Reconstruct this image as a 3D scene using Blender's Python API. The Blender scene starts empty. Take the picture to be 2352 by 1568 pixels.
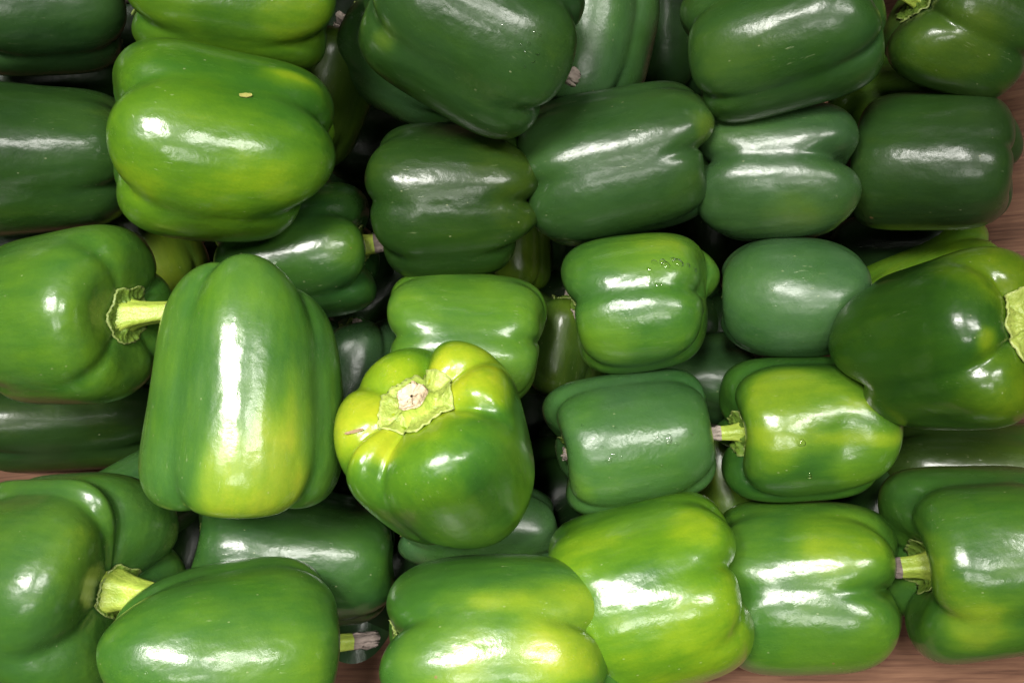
import bpy, math
import numpy as np
from mathutils import Vector, Matrix

# ------------------------------------------------------------------ camera, world, lamps, exposure
sc = bpy.context.scene
COL = sc.collection
TAN = 0.52                      # half the picture's width at one metre
CAM_Z = 0.56
cam_d = bpy.data.cameras.new('camera')
cam_d.sensor_fit = 'HORIZONTAL'
cam_d.sensor_width = 36.0
cam_d.lens = 18.0 / TAN
cam_d.clip_start = 0.01
cam_d.clip_end = 100.0
cam = bpy.data.objects.new('camera', cam_d)
cam.location = (0, 0, CAM_Z)
COL.objects.link(cam)
sc.camera = cam

world = bpy.data.worlds.new('World')
sc.world = world
world.use_nodes = True
world.node_tree.nodes['Background'].inputs[0].default_value = (0.9, 0.95, 1.0, 1)
world.node_tree.nodes['Background'].inputs[1].default_value = 0.003

sc.view_settings.view_transform = 'Standard'
sc.view_settings.look = 'None'
sc.view_settings.exposure = 0.0
sc.view_settings.gamma = 1.0


def lamp(loc, aim, size, power, spread=180, color=(1, 0.97, 0.92)):
    d = bpy.data.lights.new('ceiling_lamp', 'AREA')
    d.shape = 'RECTANGLE'
    d.size, d.size_y = size
    d.energy = power
    d.color = color
    d.spread = math.radians(spread)
    o = bpy.data.objects.new('ceiling_lamp', d)
    o.location = loc
    o.rotation_euler = (Vector(aim) - Vector(loc)).to_track_quat('-Z', 'Y').to_euler()
    COL.objects.link(o)


# pairs of ceiling lamps over the bin
for dx in (-0.19, 0.19):
    lamp((-0.46 + dx, 0.44, 1.70), (-0.06, -0.15, 0.1), (0.22, 0.36), 1.65, 38)
    lamp((0.62 + dx, 0.30, 1.70), (-0.01, -0.15, 0.1), (0.22, 0.34), 0.62, 38)
    lamp((0.02 + dx, -0.42, 1.70), (0, -0.14, 0.1), (0.18, 0.24), 0.36, 50)

# ------------------------------------------------------------------ helpers


def at(vx, vy, z):
    """a spot of the pile at height z"""
    d = CAM_Z - z
    return np.array([(vx - 1176) / 1176 * TAN * d, (784 - vy) / 1176 * TAN * d, z])


def px(z):
    return TAN * (CAM_Z - z) / 1176


def noise_fn(rng, n, fmin, fmax, stretch=(1, 1, 1)):
    k = rng.normal(size=(n, 3))
    k /= np.linalg.norm(k, axis=1, keepdims=True)
    k *= rng.uniform(fmin, fmax, size=(n, 1)) * np.array(stretch)
    p = rng.uniform(0, 2 * math.pi, n)
    a = rng.uniform(0.5, 1.0, n)
    a /= math.sqrt((a ** 2).sum() / 2)

    def f(P):
        return (np.sin(P @ k.T + p) * a).sum(axis=1)
    return f


def sstep(a, b, x):
    t = np.clip((x - a) / (b - a), 0, 1)
    return t * t * (3 - 2 * t)


def make_mesh(name, V, F, mat, attrs=None, smooth=True):
    m = bpy.data.meshes.new(name)
    m.from_pydata(V.tolist() if hasattr(V, 'tolist') else V, [], F)
    m.update()
    if smooth:
        m.polygons.foreach_set('use_smooth', [True] * len(m.polygons))
    for k, a in (attrs or {}).items():
        at_ = m.attributes.new(k, 'FLOAT', 'POINT')
        at_.data.foreach_set('value', np.asarray(a, dtype=np.float32))
    m.materials.append(mat)
    return m


def grid_faces(nr, nc, off=0):
    """faces of nr rings of nc points, closed around"""
    f = []
    for i in range(nr - 1):
        a, b = off + i * nc, off + (i + 1) * nc
        for j in range(nc):
            k = (j + 1) % nc
            f.append((a + j, b + j, b + k, a + k))
    return f


def link(name, mesh, parent=None):
    o = bpy.data.objects.new(name, mesh)
    COL.objects.link(o)
    if parent is not None:
        o.parent = parent
    return o

# ------------------------------------------------------------------ materials


class NT:
    def __init__(self, name):
        self.m = bpy.data.materials.new(name)
        self.m.use_nodes = True
        self.t = self.m.node_tree
        self.b = self.t.nodes['Principled BSDF']

    def n(self, typ, **kw):
        nd = self.t.nodes.new(typ)
        for k, v in kw.items():
            setattr(nd, k, v)
        return nd

    def l(self, a, b):
        self.t.links.new(a, b)

    def val(self, node, **kw):
        for k, v in kw.items():
            node.inputs[k].default_value = v

    def math(self, op, a, b=None, c=None, clamp=False):
        nd = self.n('ShaderNodeMath', operation=op, use_clamp=clamp)
        for i, x in enumerate((a, b, c)):
            if x is None:
                continue
            if isinstance(x, (int, float)):
                nd.inputs[i].default_value = x
            else:
                self.l(x, nd.inputs[i])
        return nd.outputs[0]

    def mix(self, f, a, b, blend='MIX'):
        nd = self.n('ShaderNodeMix', data_type='RGBA', blend_type=blend)
        for i, x in ((0, f), (6, a), (7, b)):
            if isinstance(x, (int, float)):
                nd.inputs[i].default_value = x
            elif isinstance(x, tuple):
                nd.inputs[i].default_value = x + ((1,) if len(x) == 3 else ())
            else:
                self.l(x, nd.inputs[i])
        return nd.outputs[2]

    def noise(self, vec, scale, detail=3, rough=0.5, dist=0.0, w=None):
        nd = self.n('ShaderNodeTexNoise')
        self.val(nd, Scale=scale, Detail=detail, Roughness=rough, Distortion=dist)
        if vec is not None:
            self.l(vec, nd.inputs['Vector'])
        return nd.outputs['Fac']

    def ramp(self, f, stops):
        nd = self.n('ShaderNodeValToRGB')
        el = nd.color_ramp.elements
        while len(el) > 1:
            el.remove(el[0])
        el[0].position = stops[0][0]
        el[0].color = stops[0][1] + (1,)
        for p, c in stops[1:]:
            e = el.new(p)
            e.color = c + (1,)
        self.l(f, nd.inputs[0])
        return nd.outputs[0]


def g(v):
    return (v, v, v)


def skin_material():
    N = NT('pepper_skin')
    tc = N.n('ShaderNodeTexCoord').outputs['Object']
    # shift the texture from pepper to pepper
    rnd = N.n('ShaderNodeObjectInfo').outputs['Random']
    off = N.math('MULTIPLY', rnd, 37.0)
    cmb = N.n('ShaderNodeCombineXYZ')
    for i in range(3):
        N.l(off, cmb.inputs[i])
    add = N.n('ShaderNodeVectorMath', operation='ADD')
    N.l(tc, add.inputs[0])
    N.l(cmb.outputs[0], add.inputs[1])
    P = add.outputs[0]
    st = N.n('ShaderNodeMapping')
    N.l(P, st.inputs['Vector'])
    N.val(st, Scale=(1, 1, 0.22))
    PS = st.outputs[0]

    def attr(name):
        a = N.n('ShaderNodeAttribute', attribute_name=name)
        return a.outputs['Fac']
    ripe, tone, bloom, wet = attr('ripe'), attr('tone'), attr('bloom'), attr('wet')
    N.l(N.math('MULTIPLY', attr('gloss'), 0.8), N.b.inputs['Coat Weight'])
    n1 = N.noise(PS, 260, 4, 0.6)
    n2 = N.noise(P, 60, 3, 0.5)
    r = N.math('ADD', ripe, N.math('MULTIPLY', N.math('SUBTRACT', n1, 0.5), 0.22))
    r = N.math('ADD', r, N.math('MULTIPLY', N.math('SUBTRACT', N.noise(P, 900, 2, 0.6), 0.5), 0.10))
    r = N.math('ADD', r, N.math('MULTIPLY', N.math('SUBTRACT', n2, 0.5), 0.25), clamp=True)
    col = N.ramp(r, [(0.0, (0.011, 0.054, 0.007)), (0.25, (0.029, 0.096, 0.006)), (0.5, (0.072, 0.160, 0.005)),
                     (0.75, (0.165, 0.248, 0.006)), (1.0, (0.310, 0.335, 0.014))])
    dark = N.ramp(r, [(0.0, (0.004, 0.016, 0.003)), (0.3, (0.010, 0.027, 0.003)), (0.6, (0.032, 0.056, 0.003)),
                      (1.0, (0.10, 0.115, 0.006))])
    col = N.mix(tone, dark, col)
    # dull waxy bloom
    nb = N.noise(P, 38, 4, 0.6)
    bl = N.math('MULTIPLY', bloom, N.ramp_f(nb) if hasattr(N, 'ramp_f') else N.math('MULTIPLY_ADD', nb, 1.6, -0.1, clamp=True))
    col = N.mix(N.math('MULTIPLY', bl, 0.65), col, (0.052, 0.110, 0.046))
    # small pale specks and short scratches
    vo = N.n('ShaderNodeTexVoronoi', feature='F1')
    N.val(vo, Scale=330.0, Randomness=1.0)
    mp = N.n('ShaderNodeMapping')
    N.l(P, mp.inputs['Vector'])
    N.val(mp, Scale=(1, 1, 0.6), Rotation=(0.3, 0.5, 0.2))
    N.l(mp.outputs[0], vo.inputs['Vector'])
    sp = N.math('LESS_THAN', vo.outputs['Distance'], 0.105)
    sepc = N.n('ShaderNodeSeparateColor')
    N.l(vo.outputs['Color'], sepc.inputs[0])
    sp = N.math('MULTIPLY', sp, N.math('GREATER_THAN', sepc.outputs[0], 0.88))
    col = N.mix(N.math('MULTIPLY', sp, 0.24), col, (0.42, 0.44, 0.25))
    # brown nicks
    vn = N.n('ShaderNodeTexVoronoi', feature='F1')
    N.val(vn, Scale=75.0, Randomness=1.0)
    N.l(P, vn.inputs['Vector'])
    sepn = N.n('ShaderNodeSeparateColor')
    N.l(vn.outputs['Color'], sepn.inputs[0])
    nk = N.math('MULTIPLY', N.math('LESS_THAN', N.math('ADD', vn.outputs['Distance'], N.math('MULTIPLY', n1, 0.12)), 0.12), N.math('GREATER_THAN', sepn.outputs[1], 0.94))
    col = N.mix(N.math('MULTIPLY', nk, 0.7), col, (0.17, 0.11, 0.045))
    # rubbed scuffs
    sc1 = N.noise(PS, 900, 2, 0.6)
    sc2 = N.noise(P, 45, 2, 0.5)
    scf = N.math('MULTIPLY', N.math('MULTIPLY_ADD', sc1, 6.0, -3.9, clamp=True), N.math('MULTIPLY_ADD', sc2, 6.0, -3.2, clamp=True))
    col = N.mix(N.math('MULTIPLY', scf, 0.5), col, (0.33, 0.38, 0.20))
    N.l(col, N.b.inputs['Base Color'])
    # gloss
    ro = N.math('MULTIPLY_ADD', N.noise(P, 90, 3, 0.6), 0.16, 0.25)
    ro = N.math('MULTIPLY_ADD', bloom, 0.14, ro)
    N.l(ro, N.b.inputs['Roughness'])
    N.val(N.b, **{'Specular IOR Level': 0.15, 'Coat IOR': 1.45})
    cr = N.math('MULTIPLY_ADD', N.noise(P, 130, 4, 0.65), 0.20, 0.08)
    cr = N.math('MULTIPLY_ADD', bloom, 0.10, cr)
    cr = N.math('ADD', cr, N.math('MULTIPLY', N.math('MULTIPLY_ADD', N.noise(PS, 70, 5, 0.7), 5.0, -2.6, clamp=True), 0.16))
    N.l(cr, N.b.inputs['Coat Roughness'])
    N.val(N.b, **{'Subsurface Weight': 0.06, 'Subsurface Scale': 0.004})
    N.b.inputs['Subsurface Radius'].default_value = (0.7, 1.0, 0.25)
    # skin relief: faint waves along the fruit, fine pores, wet film
    sb = N.n('ShaderNodeMapping')
    N.l(P, sb.inputs['Vector'])
    N.val(sb, Scale=(1, 1, 0.5))
    h = N.math('MULTIPLY', N.noise(sb.outputs[0], 75, 2, 0.5), 1.0)
    h = N.math('ADD', h, N.math('MULTIPLY', N.noise(P, 170, 2, 0.5), 0.16))
    h = N.math('ADD', h, N.math('MULTIPLY', N.noise(P, 420, 3, 0.6), 0.10))
    wn = N.noise(P, 210, 2, 0.5)
    drops = N.math('MULTIPLY', wet, N.math('MULTIPLY_ADD', wn, 9.0, -5.0, clamp=True))
    h = N.math('ADD', h, N.math('MULTIPLY', drops, 0.06))
    h = N.math('ADD', h, N.math('MULTIPLY', scf, 0.12))
    bp = N.n('ShaderNodeBump')
    N.val(bp, Strength=0.6, Distance=0.0014)
    N.l(h, bp.inputs['Height'])
    N.l(bp.outputs[0], N.b.inputs['Normal'])
    N.l(bp.outputs[0], N.b.inputs['Coat Normal'])
    return N.m


def stem_material(name, c0, c1, rough):
    N = NT(name)
    tc = N.n('ShaderNodeTexCoord').outputs['Object']
    mp = N.n('ShaderNodeMapping')
    N.l(tc, mp.inputs['Vector'])
    N.val(mp, Scale=(1, 1, 0.3))
    n1 = N.noise(mp.outputs[0], 420, 4, 0.6)
    n2 = N.noise(tc, 140, 3, 0.5)
    f = N.math('MULTIPLY_ADD', n1, 1.3, -0.15, clamp=True)
    f = N.math('MULTIPLY', f, N.math('MULTIPLY_ADD', n2, 1.5, 0.1, clamp=True))
    ea = N.n('ShaderNodeAttribute', attribute_name='edge').outputs['Fac']
    N.l(N.mix(ea, N.mix(f, c0, c1), (0.38, 0.42, 0.16)), N.b.inputs['Base Color'])
    N.val(N.b, Roughness=rough)
    bp = N.n('ShaderNodeBump')
    N.val(bp, Strength=0.6, Distance=0.0008)
    N.l(N.math('ADD', n1, N.noise(tc, 700, 3, 0.6)), bp.inputs['Height'])
    N.l(bp.outputs[0], N.b.inputs['Normal'])
    return N.m


def wood_material(name, rot, zs=9):
    N = NT(name)
    tc = N.n('ShaderNodeTexCoord').outputs['Object']
    mp = N.n('ShaderNodeMapping')
    N.l(tc, mp.inputs['Vector'])
    N.val(mp, Rotation=(0, 0, rot), Scale=(1, 9, zs))
    n1 = N.noise(mp.outputs[0], 14, 5, 0.62, 0.6)
    mp2 = N.n('ShaderNodeMapping')
    N.l(tc, mp2.inputs['Vector'])
    N.val(mp2, Rotation=(0, 0, rot), Scale=(1, 26, zs * 2.9))
    n2 = N.noise(mp2.outputs[0], 26, 4, 0.6)
    f = N.math('ADD', N.math('MULTIPLY', n1, 0.5), N.math('MULTIPLY_ADD', n2, 0.55, -0.025))
    col = N.ramp(f, [(0.30, (0.050, 0.022, 0.014)), (0.48, (0.135, 0.066, 0.040)), (0.62, (0.190, 0.098, 0.058)), (0.8, (0.27, 0.148, 0.092))])
    streak = N.math('MULTIPLY_ADD', n2, -12.0, 4.6, clamp=True)
    col = N.mix(N.math('MULTIPLY', streak, 0.85), col, (0.07, 0.028, 0.02))
    N.l(col, N.b.inputs['Base Color'])
    N.val(N.b, Roughness=0.55)
    bp = N.n('ShaderNodeBump')
    N.val(bp, Strength=0.25, Distance=0.0006)
    N.l(f, bp.inputs['Height'])
    N.l(bp.outputs[0], N.b.inputs['Normal'])
    return N.m


SKIN = skin_material()
STEM = stem_material('stem_flesh', (0.19, 0.29, 0.028), (0.42, 0.49, 0.085), 0.38)
CALYX = stem_material('calyx_green', (0.055, 0.12, 0.016), (0.17, 0.26, 0.03), 0.42)
CALYX_PALE = stem_material('calyx_pale', (0.15, 0.23, 0.025), (0.38, 0.43, 0.09), 0.42)
CUT = stem_material('dry_cut', (0.10, 0.075, 0.06), (0.50, 0.43, 0.36), 0.85)
CUT_DARK = stem_material('dark_cut', (0.040, 0.027, 0.022), (0.30, 0.24, 0.21), 0.85)
CUT_PALE = stem_material('pale_cut', (0.30, 0.20, 0.10), (0.72, 0.62, 0.45), 0.8)

STRAW = stem_material('dry_straw', (0.12, 0.07, 0.03), (0.40, 0.28, 0.14), 0.7)
CHAFF = stem_material('yellow_chaff', (0.26, 0.25, 0.05), (0.44, 0.42, 0.13), 0.6)
_w = NT('water')
_fr = _w.n('ShaderNodeFresnel')
_w.val(_fr, IOR=1.33)
_gl = _w.n('ShaderNodeBsdfGlossy')
_w.val(_gl, Roughness=0.04)
_tr = _w.n('ShaderNodeBsdfTransparent')
_mx = _w.n('ShaderNodeMixShader')
_w.l(_w.math('MULTIPLY_ADD', _fr.outputs[0], 1.0, 0.02, clamp=True), _mx.inputs[0])
_w.l(_tr.outputs[0], _mx.inputs[1])
_w.l(_gl.outputs[0], _mx.inputs[2])
_w.l(_mx.outputs[0], _w.t.nodes['Material Output'].inputs['Surface'])
WATER = _w.m

# ------------------------------------------------------------------ the wooden bin


def slab(name, pts_top, thick, mat, parent):
    """board given by its four upper corners"""
    P = np.array(pts_top, float)
    n = np.cross(P[1] - P[0], P[3] - P[0])
    n /= np.linalg.norm(n)
    if n[2] < 0:
        n = -n
    V = np.vstack([P, P - n * thick])
    F = [(0, 1, 2, 3), (7, 6, 5, 4)] + [(i, i + 4, (i + 1) % 4 + 4, (i + 1) % 4) for i in range(4)]
    m = bpy.data.meshes.new(name)
    m.from_pydata(V.tolist(), [], F)
    import bmesh
    bm = bmesh.new()
    bm.from_mesh(m)
    bmesh.ops.recalc_face_normals(bm, faces=bm.faces)
    bmesh.ops.bevel(bm, geom=list(bm.edges), offset=0.0003, segments=1, affect='EDGES')
    bm.to_mesh(m)
    bm.free()
    m.materials.append(mat)
    return link(name, m, parent)


binroot = bpy.data.objects.new('wooden_bin', None)
COL.objects.link(binroot)
binroot['label'] = 'reddish brown wooden bin with sloping sides under the heap of peppers'
binroot['category'] = 'bin'
x0, x1, y0, y1, FZ = -0.110, 0.110, 0.007, 0.12, -0.15
RUN, RISE = 0.217, 0.26
W_FLOOR = wood_material('bin_wood', math.radians(8))
W_SIDE = wood_material('bin_wood_side', math.radians(10))
W_END = wood_material('bin_wood_end', math.radians(14), 0.4)
slab('base_board', [(x0, y0, FZ), (x1, y0, FZ), (x1, y1, FZ), (x0, y1, FZ)], 0.015, W_FLOOR, binroot)
e = 0.0
TZ = FZ + RISE
slab('side_panel', [(x0, y0 - e, FZ), (x0 - RUN, y0 - RUN, TZ), (x1 + RUN, y0 - RUN, TZ), (x1, y0 - e, FZ)], 0.014, W_SIDE, binroot)
slab('side_panel', [(x1 + e, y0, FZ), (x1 + RUN, y0 - RUN, TZ), (x1 + RUN, y1 + RUN, TZ), (x1 + e, y1, FZ)], 0.014, W_END, binroot)
slab('side_panel', [(x1, y1 + e, FZ), (x1 + RUN, y1 + RUN, TZ), (x0 - RUN, y1 + RUN, TZ), (x0, y1 + e, FZ)], 0.014, W_SIDE, binroot)
slab('side_panel', [(x0 - e, y1, FZ), (x0 - RUN, y1 + RUN, TZ), (x0 - RUN, y0 - RUN, TZ), (x0 - e, y0, FZ)], 0.014, W_END, binroot)

# ------------------------------------------------------------------ peppers
NC, NR = 144, 84


SURF = {}


def spot(seed, vx, vy):
    """point and outward direction of the skin that lies open at a place of the heap"""
    Vw, root = SURF[seed]
    C = np.array(root.matrix_world.translation)
    cs = np.array([0, 0, CAM_Z])
    d = CAM_Z - Vw[:, 2]
    qx, qy = 1176 + Vw[:, 0] / (TAN * d) * 1176, 784 - Vw[:, 1] / (TAN * d) * 1176
    front = ((Vw - C) * (cs - C)).sum(1) > 0
    k = np.argsort((qx - vx) ** 2 + (qy - vy) ** 2 + (~front) * 1e9)[:24]
    p = Vw[k[0]]
    Q = Vw[k] - Vw[k].mean(0)
    n = np.linalg.svd(Q)[2][2]
    if n.dot(cs - p) < 0:
        n = -n
    t = np.cross(n, [0.3, 1, 0.1])
    t /= np.linalg.norm(t)
    return p, n, t, np.cross(n, t)


def droplets(seed, places):
    rng = np.random.default_rng(seed)
    V, F = [], []
    root = SURF[seed][1]
    inv = np.array(root.matrix_world.inverted())
    for (vx, vy, r) in places:
        p, n, t, u = spot(seed, vx, vy)
        o = len(V)
        el = rng.uniform(0.75, 1.3)
        for i, (rr, hh) in enumerate(((1.0, -0.12), (0.93, 0.16), (0.70, 0.34), (0.38, 0.44))):
            for j in range(14):
                q = j / 14 * 2 * math.pi
                V.append(p + (t * math.cos(q) * el + u * math.sin(q) * (1 + 0.2 * math.cos(q))) * rr * r + n * hh * r)
        V.append(p + n * 0.47 * r)
        F += grid_faces(4, 14, o)
        F += [(o + 42 + j, len(V) - 1, o + 42 + (j + 1) % 14) for j in range(14)]
    V = np.array(V)
    V = V @ inv[:3, :3].T + inv[:3, 3]
    ob = link('water_droplets', make_mesh('water_droplets', V, F, WATER), root)
    ob['kind'] = 'stuff'


def flake(name, label, cat, seed, vx, vy, ang, ln, wd, mat, curl=0.15):
    p, n, t, u = spot(seed, vx, vy)
    rng = np.random.default_rng(seed + 5)
    a = math.radians(ang)
    w1 = np.array([math.cos(a), math.sin(a), 0])
    w1 = w1 - n * w1.dot(n)
    w1 /= np.linalg.norm(w1)
    w2 = np.cross(n, w1)
    up, dn = [], []
    m = 9
    for i in range(m):
        x = i / (m - 1) * 2 - 1
        w_ = wd * (1 - abs(x) ** 6 * 0.45) * rng.uniform(0.85, 1.15)
        for sgn in (-1, 0, 1):
            h = 0.0008 + curl * ln * (x * x) * 0.3 + (0.12 * wd if sgn == 0 else 0)
            q = w1 * x * ln + w2 * sgn * w_ + n * h
            up.append(q)
            dn.append(q - n * 0.0004)
    k = len(up)
    F = []
    for i in range(m - 1):
        for j in range(2):
            a0, b0 = i * 3 + j, (i + 1) * 3 + j
            F.append((a0, b0, b0 + 1, a0 + 1))
            F.append((k + a0, k + a0 + 1, k + b0 + 1, k + b0))
        F.append((i * 3, k + i * 3, k + i * 3 + 3, i * 3 + 3))
        F.append((i * 3 + 2, i * 3 + 5, k + i * 3 + 5, k + i * 3 + 2))
    e0 = (m - 1) * 3
    F += [(0, 1, k + 1, k), (1, 2, k + 2, k + 1), (e0, k + e0, k + e0 + 1, e0 + 1), (e0 + 1, k + e0 + 1, k + e0 + 2, e0 + 2)]
    ob = link(name, make_mesh(name, np.array(up + dn), F, mat, smooth=False))
    ob.location = p
    ob['label'] = label
    ob['category'] = cat


def build_pepper(c, z, L, W, rot, tilt, label, grooves=(-45, 45, 135, 225), depths=None, tone=0.8, ripe=0.25, bloom=0.2, wet=0.0,
                 patches=(), taper=0.05, n=3.9, nb=None, seed=1, stem=0.35, stem_bend=0.0, stem_dir=0, stem_r=0.15, calyx=0.38, pale=False, cut='mid',
                 pit=0.20, gdepth=0.20, rough=None, hump=1.0, squash=1.0, dent=(), bend=0.0, mid=0.74, flare=0.16, blen=None, gloss=1.0):
    rng = np.random.default_rng(seed * 7 + 3)
    rough = rng.uniform(0.8, 1.7) if rough is None else rough
    s = px(z)
    a, b = L * s, W * s
    C = at(c[0], c[1], z)
    r_, t_ = math.radians(rot), math.radians(tilt)
    v = np.array([0, 0, CAM_Z]) - C                      # the side of the fruit that lies open to view
    v /= np.linalg.norm(v)
    e1 = np.array([1.0, 0, 0]) - v[0] * v
    e1 /= np.linalg.norm(e1)
    e2 = np.cross(v, e1)
    d = math.cos(r_) * math.cos(t_) * e1 + math.sin(r_) * math.cos(t_) * e2 + math.sin(t_) * v
    X = v - d.dot(v) * d
    X /= np.linalg.norm(X)
    Y = np.cross(d, X)
    M = np.stack([X, Y, d], axis=1)                      # local -> world

    # lobes round the fruit
    th = np.arange(NC) / NC * 360.0
    gs = sorted(x % 360 for x in grooves)
    order = np.argsort([x % 360 for x in grooves])
    dep = [1.0] * len(gs) if depths is None else [depths[i] for i in order]
    lob = np.zeros(NC)
    lrad, llen, ltop = np.zeros(NC), np.zeros(NC), np.zeros(NC)
    dp = np.zeros(NC)
    for i in range(len(gs)):
        ga, gb = gs[i], gs[(i + 1) % len(gs)]
        span = (gb - ga) % 360 or 360
        u = ((th - ga) % 360) / span
        k = u <= 1.0
        uu = u[k]
        lob[k] = np.clip(1 - (2 * uu - 1) ** 2, 0, 1) ** 0.44
        w_ = uu * uu * (3 - 2 * uu)
        hill = np.sin(math.pi * uu) ** 0.8
        lrad[k], llen[k], ltop[k] = rng.uniform(-.06, .05) * hill, rng.uniform(-.14, .09) * hill, rng.uniform(-.07, .07) * hill
        dp[k] = dep[i] * (1 - w_) + dep[(i + 1) % len(gs)] * w_
    if blen is not None:
        for i in range(len(gs)):
            u = ((th - gs[i]) % 360) / ((gs[(i + 1) % len(gs)] - gs[i]) % 360)
            k = u <= 1.0
            lrad[k] *= 0.3
            ltop[k] = 0
            llen[k] = blen[i] * np.sin(math.pi * u[k]) ** 0.8
    drop = (1 - lob) * dp                                # 0 on a lobe, 1 in a groove
    ker = np.exp(-0.5 * ((np.minimum(th, 360 - th)) / 3.2) ** 2)
    ker /= ker.sum()
    drop = np.real(np.fft.ifft(np.fft.fft(drop) * np.fft.fft(ker)))
    soft = np.exp(-0.5 * ((np.minimum(th, 360 - th)) / 13) ** 2)
    soft /= soft.sum()
    drop_s = np.real(np.fft.ifft(np.fft.fft(drop) * np.fft.fft(soft)))

    ph = np.linspace(0.0, 1.0, NR)
    ph = math.pi * (ph + 0.045 * np.sin(2 * math.pi * ph) * -1)
    nn = n + ((nb or n) - n) * sstep(-0.35, 0.35, -np.cos(ph))
    cz = np.sign(np.cos(ph)) * np.abs(np.cos(ph)) ** (2 / nn)
    rho = np.clip(np.sin(ph), 0, 1) ** (2 / nn)
    RHO, TH = np.meshgrid(rho, np.radians(th), indexing='ij')
    CZ = np.repeat(cz[:, None], NC, 1)
    top = sstep(-0.1, 0.5, CZ)
    bot = sstep(-0.1, 0.5, -CZ)
    endw = np.abs(CZ)
    sharp = 0.35 + 0.65 * sstep(0.3, 0.95, endw)
    DR = drop[None, :] * sharp + drop_s[None, :] * (1 - sharp)
    D = gdepth * (mid + (1.15 - mid) * endw ** 4)
    R = RHO * (1 - D * DR) * (1 + lrad[None, :])
    Z = CZ.copy()
    Z = Z - top * pit * np.exp(-(RHO / 0.42) ** 2) * 1.25
    Z = Z + bot * 0.17 * np.exp(-(RHO / 0.34) ** 2)
    bump = sstep(0.0, 0.55, RHO)
    Z = Z - top * 0.15 * hump * drop[None, :] * bump * endw
    Z = Z + bot * 0.24 * hump * drop[None, :] * bump * endw
    # every lobe a little longer or shorter
    lv = noise_fn(rng, 4, 1.2, 2.2)
    lobz = lv(np.stack([np.cos(TH).ravel() * 1.0, np.sin(TH).ravel(), np.zeros(TH.size)], 1)).reshape(TH.shape)
    Z = Z + (top * 0.05 - bot * 0.07) * lobz * bump
    Z = Z * (1 + (bot * llen[None, :] + top * ltop[None, :]) * bump * endw)
    R = R * (1 + taper * CZ * (1 - 0.2 * endw))
    x, y, zz = R * np.cos(TH) * squash, R * np.sin(TH), Z
    Pn = np.stack([x.ravel(), y.ravel(), zz.ravel()], 1)
    f1 = noise_fn(rng, 7, 1.2, 2.6)
    f2 = noise_fn(rng, 9, 2.6, 5.5, (1, 1, 0.7))
    f3 = noise_fn(rng, 12, 7.0, 12.0, (1, 1, 0.5))
    disp = 0.020 * f1(Pn) + 0.011 * rough * f2(Pn) + 0.0030 * rough * f3(Pn)
    rad = Pn.copy()
    rad[:, 2] *= 0.7
    ln = np.linalg.norm(rad, axis=1, keepdims=True)
    Pn = Pn + rad / np.maximum(ln, 0.3) * disp[:, None] * np.minimum(1, np.linalg.norm(Pn[:, :2], axis=1) / 0.25)[:, None]
    if bend:
        Pn[:, 1] += bend * (Pn[:, 2] ** 2)
    Vl = Pn * np.array([b, b, a])
    Vl = np.vstack([Vl[:NC].mean(0)[None], Vl[NC:-NC], Vl[-NC:].mean(0)[None]])
    # pressed-in places, given in the pile's own space
    Vw = Vl @ M.T + C
    for (dx, dy, rr, amt, *hh) in dent:
        q = at(dx, dy, z + (hh[0] if hh else 0.85) * b)
        w_ = np.exp(-(((Vw - q) ** 2).sum(1)) / (rr * s) ** 2)
        Vl = Vl - w_[:, None] * (amt * s) * (Vl / np.maximum(np.linalg.norm(Vl, axis=1, keepdims=True), 1e-6))
    Vw = Vl @ M.T + C
    nring = NR - 2
    F = grid_faces(nring, NC, 1)
    F += [(0, 1 + j, 1 + (j + 1) % NC) for j in range(NC)]
    last = 1 + nring * NC
    o_ = 1 + (nring - 1) * NC
    F += [(last, o_ + (j + 1) % NC, o_ + j) for j in range(NC)]

    # ripeness: grooves greener, lobes and marked places yellower
    U = Vl / np.array([b, b, a])
    g1, g2, g3 = noise_fn(rng, 8, 1.5, 3.5), noise_fn(rng, 10, 4, 9, (1, 1, 0.3)), noise_fn(rng, 16, 12, 26, (1, 1, 0.12))
    dv = np.concatenate([[0.4], np.tile(drop, nring), [0.4]])
    rp = ripe + 0.05 * g1(U) + 0.03 * g2(U) + 0.018 * g3(U) - 0.14 * (dv - 0.3)
    for (qx, qy, rr, amt) in patches:
        q = at(qx, qy, z + 0.75 * b)
        dist = np.sqrt(((Vw - q) ** 2).sum(1)) / (rr * s)
        dist = dist * (1 + 0.20 * g1(U * 1.3) + 0.10 * g2(U) + 0.07 * g3(U)) - 0.12 * (dv - 0.3) * -1
        rp = rp + amt * (1 - sstep(0.55, 1.15, dist))
    rp = np.clip(rp, 0, 1)
    tn = np.clip(tone + 0.06 * g1(U * 0.9 + 2), 0, 1)
    nv = len(Vl)
    root = bpy.data.objects.new('green_pepper', None)
    COL.objects.link(root)
    root.empty_display_size = 0.02
    Mw = Matrix([list(M[0]) + [C[0]], list(M[1]) + [C[1]], list(M[2]) + [C[2]], [0, 0, 0, 1]])
    root.matrix_world = Mw
    root['label'] = label
    root['category'] = 'bell pepper'
    root['group'] = 'green peppers heaped in the bin'
    SURF[seed] = (Vw, root)
    body = link('body', make_mesh('body', Vl, F, SKIN, {'ripe': rp, 'tone': tn, 'bloom': np.full(nv, bloom), 'wet': np.full(nv, wet), 'gloss': np.full(nv, gloss)}), root)

    if stem <= 0:
        return root
    # calyx: a wavy star plate lying in the pit round the stem
    rings = Vl[1:-1].reshape(nring, NC, 3)
    rr_ = np.linalg.norm(rings[:, :, :2], axis=2)
    nseg, nrad = 84, 12
    points = 6 if seed % 2 else 7
    ca = np.arange(nseg) / nseg * 2 * math.pi
    offa = rng.uniform(0, 6.28)
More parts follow.
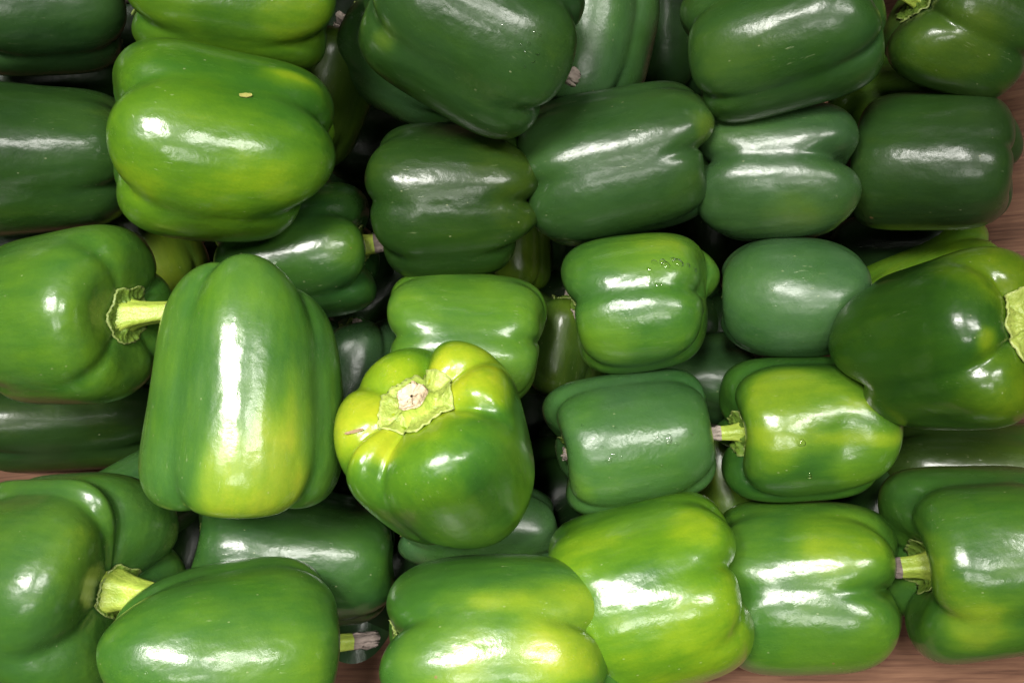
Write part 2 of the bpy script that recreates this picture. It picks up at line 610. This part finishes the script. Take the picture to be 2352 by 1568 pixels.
    saw = np.abs(((ca + offa) / (2 * math.pi) * points) % 1 - 0.5) * 2
    edge = calyx * b * (0.88 + 0.13 * saw ** 1.3 + 0.05 * np.sin(2 * ca + offa) + 0.04 * np.sin(5 * ca + 2 * offa) + 0.012 * rng.normal(size=nseg))
    wn_ = noise_fn(rng, 10, 5, 11)
    cv = []
    half = NR // 2
    for i in range(nrad):
        fr = 0.10 + 0.90 * i / (nrad - 1)
        for j in range(nseg):
            rad_ = edge[j] * fr
            tj = int(round(ca[j] / (2 * math.pi) * NC)) % NC
            zr = float(np.interp(rad_, rr_[:half, tj], rings[:half, tj, 2]))
            lift = 0.0010 + 0.0004 * fr ** 6 + 0.0026 * math.exp(-((fr - 0.32) / 0.22) ** 2)
            wr = (0.00025 * math.sin(ca[j] * 17 + 2 * math.sin(ca[j] * 3 + offa)) + 0.0008 * float(wn_(np.array([[math.cos(ca[j]) * fr, math.sin(ca[j]) * fr, 0.3]]))[0])) * math.sin(math.pi * min(1, fr * 1.05)) * (fr > 0.3) + 0.0004 * rng.normal() * (fr > 0.4)
            cv.append((rad_ * math.cos(ca[j]), rad_ * math.sin(ca[j]), zr + lift + wr))
    cv = np.array(cv)
    under = cv.copy()
    under[:, 2] -= 0.0009
    cF = [tuple(reversed(f)) for f in grid_faces(nrad, nseg)]
    k = len(cv)
    cF2 = grid_faces(nrad, nseg, k)
    rim = [((nrad - 1) * nseg + j, k + (nrad - 1) * nseg + j, k + (nrad - 1) * nseg + (j + 1) % nseg, (nrad - 1) * nseg + (j + 1) % nseg) for j in range(nseg)]
    cF = [tuple(reversed(f)) for f in cF]
    link('calyx', make_mesh('calyx', np.vstack([cv, under]), [tuple(f) for f in cF] + [tuple(reversed(f)) for f in cF2] + rim,
                            CALYX_PALE if pale else CALYX,
                            {'edge': np.tile(np.repeat((np.arange(nrad) >= nrad - 1) * 0.45, nseg), 2)}), root)
    # stem: ridged, flared at the foot, bent, with a dry cut end
    zb = float(np.interp(calyx * b * 0.2, rr_[:half].mean(1), rings[:half, :, 2].mean(1)))
    Ls = stem * b
    ns, nt = 40, 20
    ridge_p = rng.uniform(0, 6.28)
    sv, tv = [], []

    def ring(t, k_=1.0, push=0.0):
        sx = stem_bend * t * t * Ls
        cx_, cy_ = sx * math.cos(math.radians(stem_dir)), sx * math.sin(math.radians(stem_dir))
        rr2 = stem_r * b * (0.66 + 0.62 * math.exp(-t / flare) + 0.10 * sstep(0.75, 1.0, np.array(t)) - 0.08 * t) * k_
        out = []
        for j in range(ns):
            q = j / ns * 2 * math.pi
            rj = rr2 * (1 + 0.075 * math.cos(5 * q + ridge_p + 0.8 * t) + 0.04 * math.cos(3 * q + 1.7 * ridge_p))
            out.append((cx_ + rj * math.cos(q), cy_ + rj * math.sin(q), zb - 0.001 + t * Ls + push))
        return out
    tipf = max(0.62, 1 - 0.011 / Ls) if Ls > 0.004 else 0.5
    if stem < 0.3:
        tipf = 0.82
    for i in range(nt):
        sv += ring(i / (nt - 1) * tipf)
    so = link('stem', make_mesh('stem', np.array(sv), [tuple(reversed(f)) for f in [tuple(reversed(f)) for f in grid_faces(nt, ns)]], STEM), root)
    # fix winding below with recalc
    ntp = 6
    for i in range(ntp):
        t = tipf + (1 - tipf) * i / (ntp - 1)
        rg = np.array(ring(t, 1.0 - 0.03 * i + 0.03))
        rg[:, :2] += rng.normal(size=(ns, 2)) * b * 0.009 * (i > 0)
        tv.append(rg)
    tv[-1][:, 2] += b * 0.035 * np.cos(np.arange(ns) / ns * 2 * math.pi + ridge_p) + rng.normal(size=ns) * b * 0.012
    last_c = tv[-1].mean(0)
    for i, kk in enumerate((0.72, 0.40, 0.12)):
        rg = last_c + (tv[ntp - 1] - last_c) * kk
        rg[:, 2] += rng.normal(size=ns) * b * 0.007 - (0.012 + 0.012 * i) * b
        tv.append(rg)
    tv = np.vstack(tv)
    link('stem_tip', make_mesh('stem_tip', tv, grid_faces(ntp + 3, ns), {'dark': CUT_DARK, 'pale': CUT_PALE}.get(cut, CUT)), so)
    return root


PEPPERS = [
    # ---- lower layer, seen through the gaps
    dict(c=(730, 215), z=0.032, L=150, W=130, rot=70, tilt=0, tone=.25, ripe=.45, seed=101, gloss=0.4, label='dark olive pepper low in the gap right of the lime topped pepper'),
    dict(c=(930, 130), z=0.037, L=165, W=135, rot=150, tilt=0, tone=.75, ripe=.12, bloom=.7, seed=102, label='dull pale green pepper peeping out left beneath the biggest dark pepper'),
    dict(c=(1345, 95), z=.060, L=175, W=148, rot=80, tilt=-10, tone=.9, ripe=.10, bloom=.95, seed=103, label='pale bluish green pepper standing behind the brown stem tip near the upper edge'),
    dict(c=(1530, 70), z=-.015, L=150, W=120, rot=90, tilt=0, tone=.0, ripe=.08, gloss=.25, seed=104, label='pepper coloured nearly black for the shade deep in the gap at the upper edge'),  # gap shade put into the skin colour, coat dulled to match
    dict(c=(2075, 230), z=0.027, L=175, W=125, rot=10, tilt=0, tone=.9, ripe=.45, bloom=.3, seed=105, label='light green pepper wedged beside the wood below the stemmed corner pepper'),
    dict(c=(2135, 660), z=0.032, L=165, W=115, rot=25, tilt=0, tone=.9, ripe=.45, seed=106, label='lime green pepper half hidden behind the big dark one by the right wood panel'),
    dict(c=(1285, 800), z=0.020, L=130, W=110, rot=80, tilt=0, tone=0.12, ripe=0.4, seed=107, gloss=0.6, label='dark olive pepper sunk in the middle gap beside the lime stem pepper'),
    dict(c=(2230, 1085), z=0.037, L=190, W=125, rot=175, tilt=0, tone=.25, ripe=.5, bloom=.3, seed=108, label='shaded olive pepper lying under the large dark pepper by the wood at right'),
    dict(c=(790, 900), z=0.032, L=170, W=110, rot=80, tilt=0, tone=.8, ripe=.05, bloom=.9, seed=109, label='bluish green pepper squeezed low between the tall pale pepper and the lime stem pepper'),
    dict(c=(345, 570), z=0.027, L=130, W=105, rot=-60, tilt=0, tone=0.3, ripe=0.62, seed=110, label='small yellowish olive pepper below the lime topped pepper at left'),
    dict(c=(150, 962), z=.020, L=240, W=120, rot=4, tilt=0, tone=0, ripe=.3, seed=111, gloss=0.3, label='pepper coloured dark for the shade low under the long stemmed pepper at the left edge'),  # skin colour and gloss taken down in place of the shadow here
    dict(c=(330, 1170), z=0.027, L=160, W=125, rot=30, tilt=0, tone=0.8, ripe=.15, bloom=.6, seed=112, label='dull green pepper showing a sliver left of the tall pale pepper base'),
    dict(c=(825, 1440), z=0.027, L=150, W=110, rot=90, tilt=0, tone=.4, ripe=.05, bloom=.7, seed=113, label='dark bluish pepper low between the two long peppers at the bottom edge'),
    dict(c=(830, 1600), z=.030, L=125, W=112, rot=95, tilt=0, tone=.75, ripe=.25, bloom=.4, seed=121, label='green pepper peeping out at the bottom edge under a dark stem tip'),
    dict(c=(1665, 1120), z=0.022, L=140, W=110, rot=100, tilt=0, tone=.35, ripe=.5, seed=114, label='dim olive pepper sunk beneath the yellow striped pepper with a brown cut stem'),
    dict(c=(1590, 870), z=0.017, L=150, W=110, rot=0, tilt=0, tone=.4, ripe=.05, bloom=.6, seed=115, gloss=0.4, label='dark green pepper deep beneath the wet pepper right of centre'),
    dict(c=(1185, 572), z=0.017, L=95, W=80, rot=-90, tilt=0, tone=0.4, ripe=0.5, seed=116, label='small lime pepper tip deep under the darkest pepper'),
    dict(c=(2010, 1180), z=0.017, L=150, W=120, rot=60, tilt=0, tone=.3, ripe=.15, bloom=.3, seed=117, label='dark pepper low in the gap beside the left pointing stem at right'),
    dict(c=(2040, 560), z=0.012, L=150, W=110, rot=0, tilt=0, tone=.0, ripe=.08, gloss=.25, seed=118, label='pepper coloured almost black for the shade below the dark rounded pepper by the wood'),  # darkness of the gap carried by its skin colour
    dict(c=(1240, 470), z=-.015, L=150, W=110, rot=90, tilt=0, tone=.0, ripe=.08, gloss=.25, seed=119, label='pepper coloured almost black for the shade deep between the two dark middle peppers'),  # skin near black, standing in for shade between the neighbours
    dict(c=(880, 660), z=-.015, L=140, W=110, rot=45, tilt=0, tone=.0, ripe=.08, gloss=.25, seed=120, label='pepper coloured almost black for the shade deep in the gap below the curled stem'),  # shade of this gap painted as near-black skin
    ] + [dict(c=(x, y), z=.085, L=200, W=170, rot=r, tilt=0, tone=.6, ripe=.25, bloom=.3, seed=300 + i, stem=.12, calyx=.3,  # unseen peppers, added to block light and cover the wood's reflection
         label='unseen green pepper added just beyond the picture edge to block light and reflections')
         for i, (x, y, r) in enumerate([(-130, -270, 20), (330, -330, 170), (800, -300, 60), (1240, -360, 0), (1640, -300, 30), (2080, -320, 160),
                                        (-330, 130, 90), (-310, 560, 10), (-350, 1000, 80), (-330, 1480, 0), (330, 1930, 10), (860, 1950, 80), (1380, 1850, 0)])
     ] + [dict(c=(x, y), z=z_, L=165, W=140, rot=r, tilt=0, tone=.0, ripe=.08, bloom=.1, gloss=.05, seed=sd, stem=.2, label=lb)  # gap fillers: near-black, dull skin holds the shade of the gaps
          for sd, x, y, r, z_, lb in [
        (200, 290, 80, 20, -.02, 'pepper coloured dark for the shade in the black gap at the upper left corner pepper'),
        (240, 130, 175, 10, .03, 'pepper coloured dark for the shade in the gap between the two dark peppers at the left edge'),
        (241, 60, 560, 0, .03, 'pepper coloured black for the shade in the thin gap above the long stemmed pepper'),
        (201, 430, 1290, 80, .012, 'pepper coloured dark for the shade in the gap beside the lower left corner pepper'),
        (202, 1240, 1180, 40, 0, 'pepper coloured dark for the shade in the gap right of the lime stem pepper base'),
        (209, 815, 30, 60, -.075, 'pepper coloured dark for the shade in the black gap left of the biggest dark pepper'),
        (214, 830, 230, 80, -.075, 'pepper coloured black for the shade deepest in the gap under the biggest dark pepper'),
        (216, 480, 700, 50, -.075, 'pepper coloured dark for the shade in the gap above the tall pale pepper'),
        (217, 860, 620, 100, -.075, 'pepper coloured black for the shade deep in the gap beside the brown curled stem tip'),
        (218, 880, 330, 0, -.075, 'pepper coloured black for the shade in the gap left of the darkest broad pepper'),
        (221, 1640, 480, 90, -.075, 'pepper coloured black for the shade in the gap left of the cleft ended pepper'),
        (222, 1230, 700, 20, -.075, 'pepper coloured black for the shade in the gap right of the glossy bright pepper'),
        (223, 1640, 820, 60, -.075, 'pepper coloured black for the shade in the gap under the smooth egg shaped pepper'),
        (225, 1230, 960, 90, -.075, 'pepper coloured black for the shade in the gap left of the dull wet pepper'),
        (227, 800, 1110, 60, -.005, 'pepper coloured dark for the shade in the gap between the tall pale pepper and the lime stem pepper'),
        (228, 920, 1280, 60, .01, 'pepper coloured dark for the shade in the gap above the two tone pepper at the bottom'),
        (233, 1500, 760, 0, -.075, 'pepper coloured black for the shade in the gap between the two wet peppers')]] + [
    # ---- middle layer
    dict(c=(88, 10), z=.090, L=185, W=165, rot=5, tilt=-5, tone=.38, ripe=.15, bloom=.5, seed=1, grooves=(50, 140, 220, 305), gdepth=.24, stem=.4,
         label='dark green pepper cut by the upper left corner of the picture'),
    dict(c=(65, 362), z=.095, L=225, W=178, rot=180, tilt=0, tone=.25, ripe=.16, bloom=.3, seed=2, grooves=(-28, 58, 150, 235), gdepth=.16, depths=(1, .5, 1, 1),
         label='dark green pepper lying at the left edge under the upper left corner'),
    dict(c=(685, 585), z=.080, L=185, W=160, rot=8, tilt=8, tone=.6, ripe=.15, bloom=.2, seed=3, calyx=.30, grooves=(40, -35, 120, 210), gdepth=.22, stem=.55, stem_r=.22, cut='dark', stem_bend=.3, stem_dir=180,
         dent=((850, 565, 80, 40, .3),), patches=((780, 560, 60, .2),), label='dark green pepper with curled stem, under the lime topped pepper'),
    dict(c=(1040, 458), z=.085, L=192, W=178, rot=180, tilt=-3, tone=.12, ripe=.25, bloom=.1, seed=4, stem=.12, calyx=.30, grooves=(-2, 58, -50, 180), gdepth=.18, depths=(.9, .7, 1, 1),
         patches=((1170, 380, 90, .12), (1190, 480, 60, .12)), gloss=0.5, label='darkest green pepper, broad and shadowed, left of the wet creased one'),
    dict(c=(1420, 385), z=.090, L=212, W=172, rot=193, tilt=-3, tone=0.25, ripe=.15, bloom=.45, seed=5, stem=.12, calyx=.30, grooves=(2, 75, 150, -75), gdepth=.22, depths=(1.1, .6, 1, .8),
         patches=((1610, 300, 50, .4), (1590, 440, 60, .12)), gloss=0.75, label='dark waxy pepper with a deep crease and a yellow spot at its right end'),
    dict(c=(1785, 390), z=.088, L=175, W=165, rot=182, tilt=-3, tone=0.45, ripe=.12, bloom=.75, seed=6, stem=.12, calyx=.30, grooves=(14, 95, 180, -85), gdepth=.24, depths=(1.25, .8, 1, .8), hump=1.5,
         patches=((1830, 510, 110, .2),), label='pepper with deep cleft at its right end and three white glints along the crease'),
    dict(c=(2132, 375), z=.085, L=172, W=158, rot=180, tilt=-3, tone=0.1, ripe=0.22, bloom=.3, seed=7, stem=.12, calyx=.30, grooves=(22, 100, 190, -95), gdepth=.12, depths=(.6, .6, 1, .8),
         patches=((2230, 400, 70, .25),), gloss=0.5, label='dark rounded pepper resting against the wood panel at right'),
    dict(c=(2225, 55), z=.105, L=165, W=165, rot=155, tilt=25, tone=.35, ripe=.3, bloom=.3, seed=8, grooves=(-5, 70, 150, -90), gdepth=.24, stem=.55, cut='dark',
         patches=((2220, 80, 80, .25),), label='olive green pepper in the upper right corner with stem to its left'),
    dict(c=(1468, 703), z=.090, L=183, W=163, rot=186, tilt=-3, tone=1, ripe=0.25, bloom=.35, wet=.6, seed=9, stem=.12, calyx=.30, grooves=(14, 100, 180, -62), gdepth=.17, depths=(1, .6, 1, .9),
         patches=((1500, 570, 110, .18), (1380, 780, 80, .15)), label='bright green pepper with water drops on its upper lobe, right of centre'),
    dict(c=(1824, 683), z=.088, L=178, W=140, rot=180, tilt=-3, tone=0.95, ripe=.08, bloom=1.0, seed=10, stem=.12, calyx=.30, grooves=(-75, 80, 180), gdepth=.10, n=2.4,
         label='smooth egg shaped bluish green pepper without creases'),
    dict(c=(1078, 782), z=.085, L=186, W=160, rot=178, tilt=-3, tone=1, ripe=0.34, bloom=.35, seed=11, stem=.12, calyx=.30, grooves=(2, 75, -75, 180), gdepth=.17, depths=(1, .7, .9, 1),
         patches=((930, 740, 70, .15),), label='bright glossy green pepper just behind the lime stem pepper'),
    dict(c=(1448, 1015), z=.090, L=200, W=155, rot=190, tilt=10, tone=0.92, ripe=0.13, bloom=.75, wet=.5, seed=12, calyx=.30, grooves=(-68, 62, 150, -140), gdepth=.18, stem=.22, hump=1.3,
         dent=((1262, 1040, 75, 45, .35),), patches=((1300, 920, 70, .15), (1320, 1130, 70, .15)), label='dull green pepper with a few water drops and its stem hidden at left'),
    dict(c=(1850, 985), z=.095, L=200, W=168, rot=183, tilt=12, tone=.9, ripe=0.17, bloom=.2, seed=13, calyx=.30, grooves=(75, -80, 160, -160), gdepth=.24, stem=.55, cut='mid', hump=1.3,
         patches=((1800, 890, 130, .42), (1740, 1040, 70, .18), (1980, 1060, 80, .25)), dent=((1940, 1010, 60, 26), (1662, 1000, 75, 45, .35)),
         label='yellow striped green pepper with brown cut stem pointing left'),
    dict(c=(1852, 1350), z=.085, L=208, W=198, rot=180, tilt=-3, tone=0.9, ripe=0.26, bloom=.25, seed=14, stem=.12, calyx=.30, grooves=(-2, 55, 130, -90, 180), gdepth=.18, depths=(1.1, .6, .8, 1, 1), hump=1.3,
         patches=((1940, 1230, 110, .28), (1880, 1310, 70, .12), (1950, 1470, 150, .1)), blen=(0.02, -0.02, 0, 0.03, -0.04), label='squat green pepper with a central crease in front of the bare wood'),
    dict(c=(680, 1275), z=.075, L=245, W=152, rot=175, tilt=0, tone=.6, ripe=.14, bloom=.3, seed=15, stem=.1, grooves=(-70, 70, 180), gdepth=.14, label='dark pepper lying crosswise under the tall pale pepper'),
    dict(c=(1110, 1205), z=.072, L=190, W=105, rot=175, tilt=0, tone=0.85, ripe=0.1, bloom=.9, seed=16, grooves=(-40, 60, 180), gdepth=.14, label='dull green pepper half hidden under the lime stem pepper'),
    # ---- top layer
    dict(c=(535, -5), z=.120, L=240, W=165, rot=172, tilt=0, tone=.95, ripe=0.38, bloom=.15, seed=21, grooves=(-38, 40, 130, -120), gdepth=.20, stem=.15,
         patches=((700, 60, 110, .22), (500, 40, 80, -.1), (450, 120, 70, .1)), label='yellowish lime pepper cut by the upper edge at left'),
    dict(c=(512, 342), z=.130, L=258, W=228, rot=172, tilt=4, tone=.95, ripe=0.35, bloom=.12, seed=22, grooves=(41, -43, 110, -110, 180), gdepth=.15, depths=(1, 1, .8, 1, 1), stem=.12, calyx=.3, n=3.2,
         patches=((350, 400, 90, .2), (680, 430, 90, .2), (500, 490, 120, .08), (560, 380, 80, .12)), label='large lime green lobed pepper on top at upper left'),
    dict(c=(150, 735), z=.120, L=205, W=214, rot=5, tilt=40, tone=0.95, ripe=0.32, bloom=.35, seed=23, grooves=(-62, 48, 130, 215), gdepth=.20, stem=0.74, stem_r=.17, stem_bend=.45, stem_dir=180, calyx=0.32, pit=.18, cut='dark',
         patches=((230, 690, 90, .15), (270, 860, 80, .2), (180, 560, 90, -.02)), label='pepper at the left edge with its stem pointing right'),
    dict(c=(565, 903), z=.145, L=279, W=220, rot=-94, tilt=2, tone=1, ripe=0.25, bloom=.45, seed=24, grooves=(-50, 46, 120, 215), gdepth=0.185, blen=(-.03, -.05, -.05, .03), taper=0.13, n=3.8, nb=3.3, stem=.22, stem_r=.2, calyx=.3, dent=((565, 1200, 55, 22, .2),),
         patches=((600, 1110, 130, .5), (660, 950, 70, .22), (740, 900, 60, .25), (500, 640, 100, .1)), hump=0.5, mid=0.95, label='tall pale green pepper standing upright with yellow lower end, left of centre'),
    dict(c=(1034, 1042), z=.140, L=252, W=207, rot=124, tilt=51, tone=.97, ripe=0.3, bloom=.12, seed=25, grooves=(44, 96, 147, 209, 274, 305), depths=(.9, .8, 1.1, .7, 1.2, 1.1), gdepth=0.19, mid=0.3, nb=2.4, flare=.45, stem=.26, stem_r=.22, pale=True, calyx=0.43, cut='pale', pit=0.2, taper=0.17,
         patches=((910, 905, 190, .36), (840, 1005, 100, .2), (1050, 850, 120, .22), (905, 1095, 90, .2), (1120, 1130, 130, -.14)), hump=1.5, label='lime green pepper in the centre with its cut stem facing up'),
    dict(c=(1075, 50), z=.140, L=250, W=215, rot=-27, tilt=-8, tone=0.25, ripe=.16, bloom=.35, wet=.25, seed=26, calyx=.30, grooves=(38, -45, 130, 215), gdepth=.18, stem=.45,
         dent=((1295, 150, 90, 40, .3),), patches=((870, 90, 60, .3), (1300, 80, 80, .12)), label='biggest dark green pepper, cut by the upper edge in the middle'),
    dict(c=(1796, 85), z=.125, L=228, W=168, rot=198, tilt=-3, tone=0.5, ripe=0.2, bloom=.4, seed=27, grooves=(48, -40, 130, 230), gdepth=.17, stem=.12, calyx=.3,
         patches=((1680, 150, 100, .1),), gloss=0.8, label='long green pepper with a broad white glint, cut by the upper edge at right'),
    dict(c=(2176, 785), z=.135, L=218, W=200, rot=12, tilt=38, tone=0.45, ripe=0.22, bloom=.05, seed=28, grooves=(22, -62, 100, 190), gdepth=.18, depths=(1.0, .9, 1, 1), pale=True, calyx=0.42, pit=.14, stem=.3, hump=1.6,
         patches=((2280, 640, 110, .35), (2300, 900, 120, .3)), mid=0.35, label='large dark green pepper at the right edge with pale calyx'),
    dict(c=(1492, 1365), z=.105, L=203, W=215, rot=195, tilt=-3, tone=1.0, ripe=0.43, bloom=.1, seed=29, stem=.12, calyx=.30, grooves=(8, 62, -42, 130, 230), gdepth=.13, depths=(1, .6, .8, 1, 1),
         patches=((1340, 1230, 90, .2), (1600, 1180, 80, .2), (1600, 1420, 120, .12), (1480, 1350, 80, -.14)), blen=(0, -.03, 0, 0, -.06), label='yellowish lime pepper in front, right of the two tone pepper'),
    dict(c=(2255, 1290), z=.115, L=205, W=225, rot=184, tilt=12, tone=.85, ripe=0.24, bloom=.3, seed=30, calyx=.30, grooves=(-38, 60, 150, 230), gdepth=.26, stem=.56, stem_r=.17, cut='dark', hump=1.5, pit=.36,
         patches=((2260, 1430, 100, .4), (2150, 1140, 100, .1)), dent=((2290, 1250, 60, 14), (2085, 1290, 115, 70, .3)), label='pepper at the lower right edge with thick stem pointing left'),
    dict(c=(1140, 1490), z=.125, L=284, W=225, rot=180, tilt=-3, tone=.95, ripe=.22, bloom=.3, seed=31, stem=.12, calyx=.30, grooves=(20, -48, 110, 200), gdepth=.17, n=3.0,
         patches=((1330, 1440, 150, .45), (1010, 1490, 110, .2), (1180, 1560, 160, .26), (900, 1340, 80, .1)), label='two tone pepper at the bottom edge, green turning yellow to the right'),
    dict(c=(503, 1505), z=.130, L=270, W=212, rot=6, tilt=-8, tone=.92, ripe=.24, bloom=.35, seed=32, grooves=(-70, 65, 150, 215), gdepth=.13, stem=0.8, calyx=.28, cut='dark', taper=.11, n=3.1, nb=2.3,
         patches=((700, 1540, 110, .2), (480, 1480, 100, .1)), label='long green pepper at the bottom edge with dark tipped stem'),
    dict(c=(135, 1335), z=.115, L=225, W=265, rot=-10, tilt=38, tone=.85, ripe=.26, bloom=.4, seed=33, grooves=(-48, 42, 120, 215, 300), gdepth=.18, stem=1.1, calyx=.24, stem_r=.17, cut='dark', hump=1.5, pit=.22,
         patches=((180, 1150, 120, .12), (210, 1280, 90, .15)), dent=((90, 1440, 110, 10), (330, 1365, 120, 38, .3)), label='pepper in the lower left corner with thick stem pointing right'),
]
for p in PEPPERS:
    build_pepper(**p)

droplets(9, [(1505, 606, .0014), (1520, 600, .0018), (1532, 612, .0020), (1548, 596, .0012), (1490, 618, .0009), (1560, 606, .0022), (1578, 612, .0011),
             (1508, 657, .0010), (1516, 652, .0008), (1540, 660, .0007), (1598, 620, .0010), (1470, 668, .0007)])
droplets(12, [(1396, 1052, .0018), (1412, 1046, .0010), (1430, 1050, .0009), (1524, 1008, .0022), (1540, 1012, .0016), (1510, 1002, .0009), (1552, 1018, .0010),
              (1380, 1030, .0008), (1420, 985, .0007), (1590, 1000, .0008), (1515, 1068, .0007), (1340, 975, .0007)])
droplets(13, [(1842, 1014, .0018), (1878, 1096, .0011), (1884, 1094, .0008), (1950, 1048, .0006)])
droplets(26, [(1215, 100, .0009), (1232, 120, .0010), (1244, 96, .0007), (1226, 140, .0008), (1205, 122, .0007), (1252, 128, .0009), (1240, 78, .0008),
              (1180, 70, .0007), (1160, 60, .0006), (1222, 72, .0008), (1210, 150, .0007), (1196, 98, .0006)])
flake('chaff_flake', 'tiny yellow chaff flake lying on the large lime green lobed pepper', 'flake', 22, 570, 218, 28, .0026, .0010, CHAFF)
flake('straw_bit', 'tiny dry brown sliver lying on the lobe of the centre pepper', 'straw', 25, 815, 992, 12, .0040, .0006, STRAW)
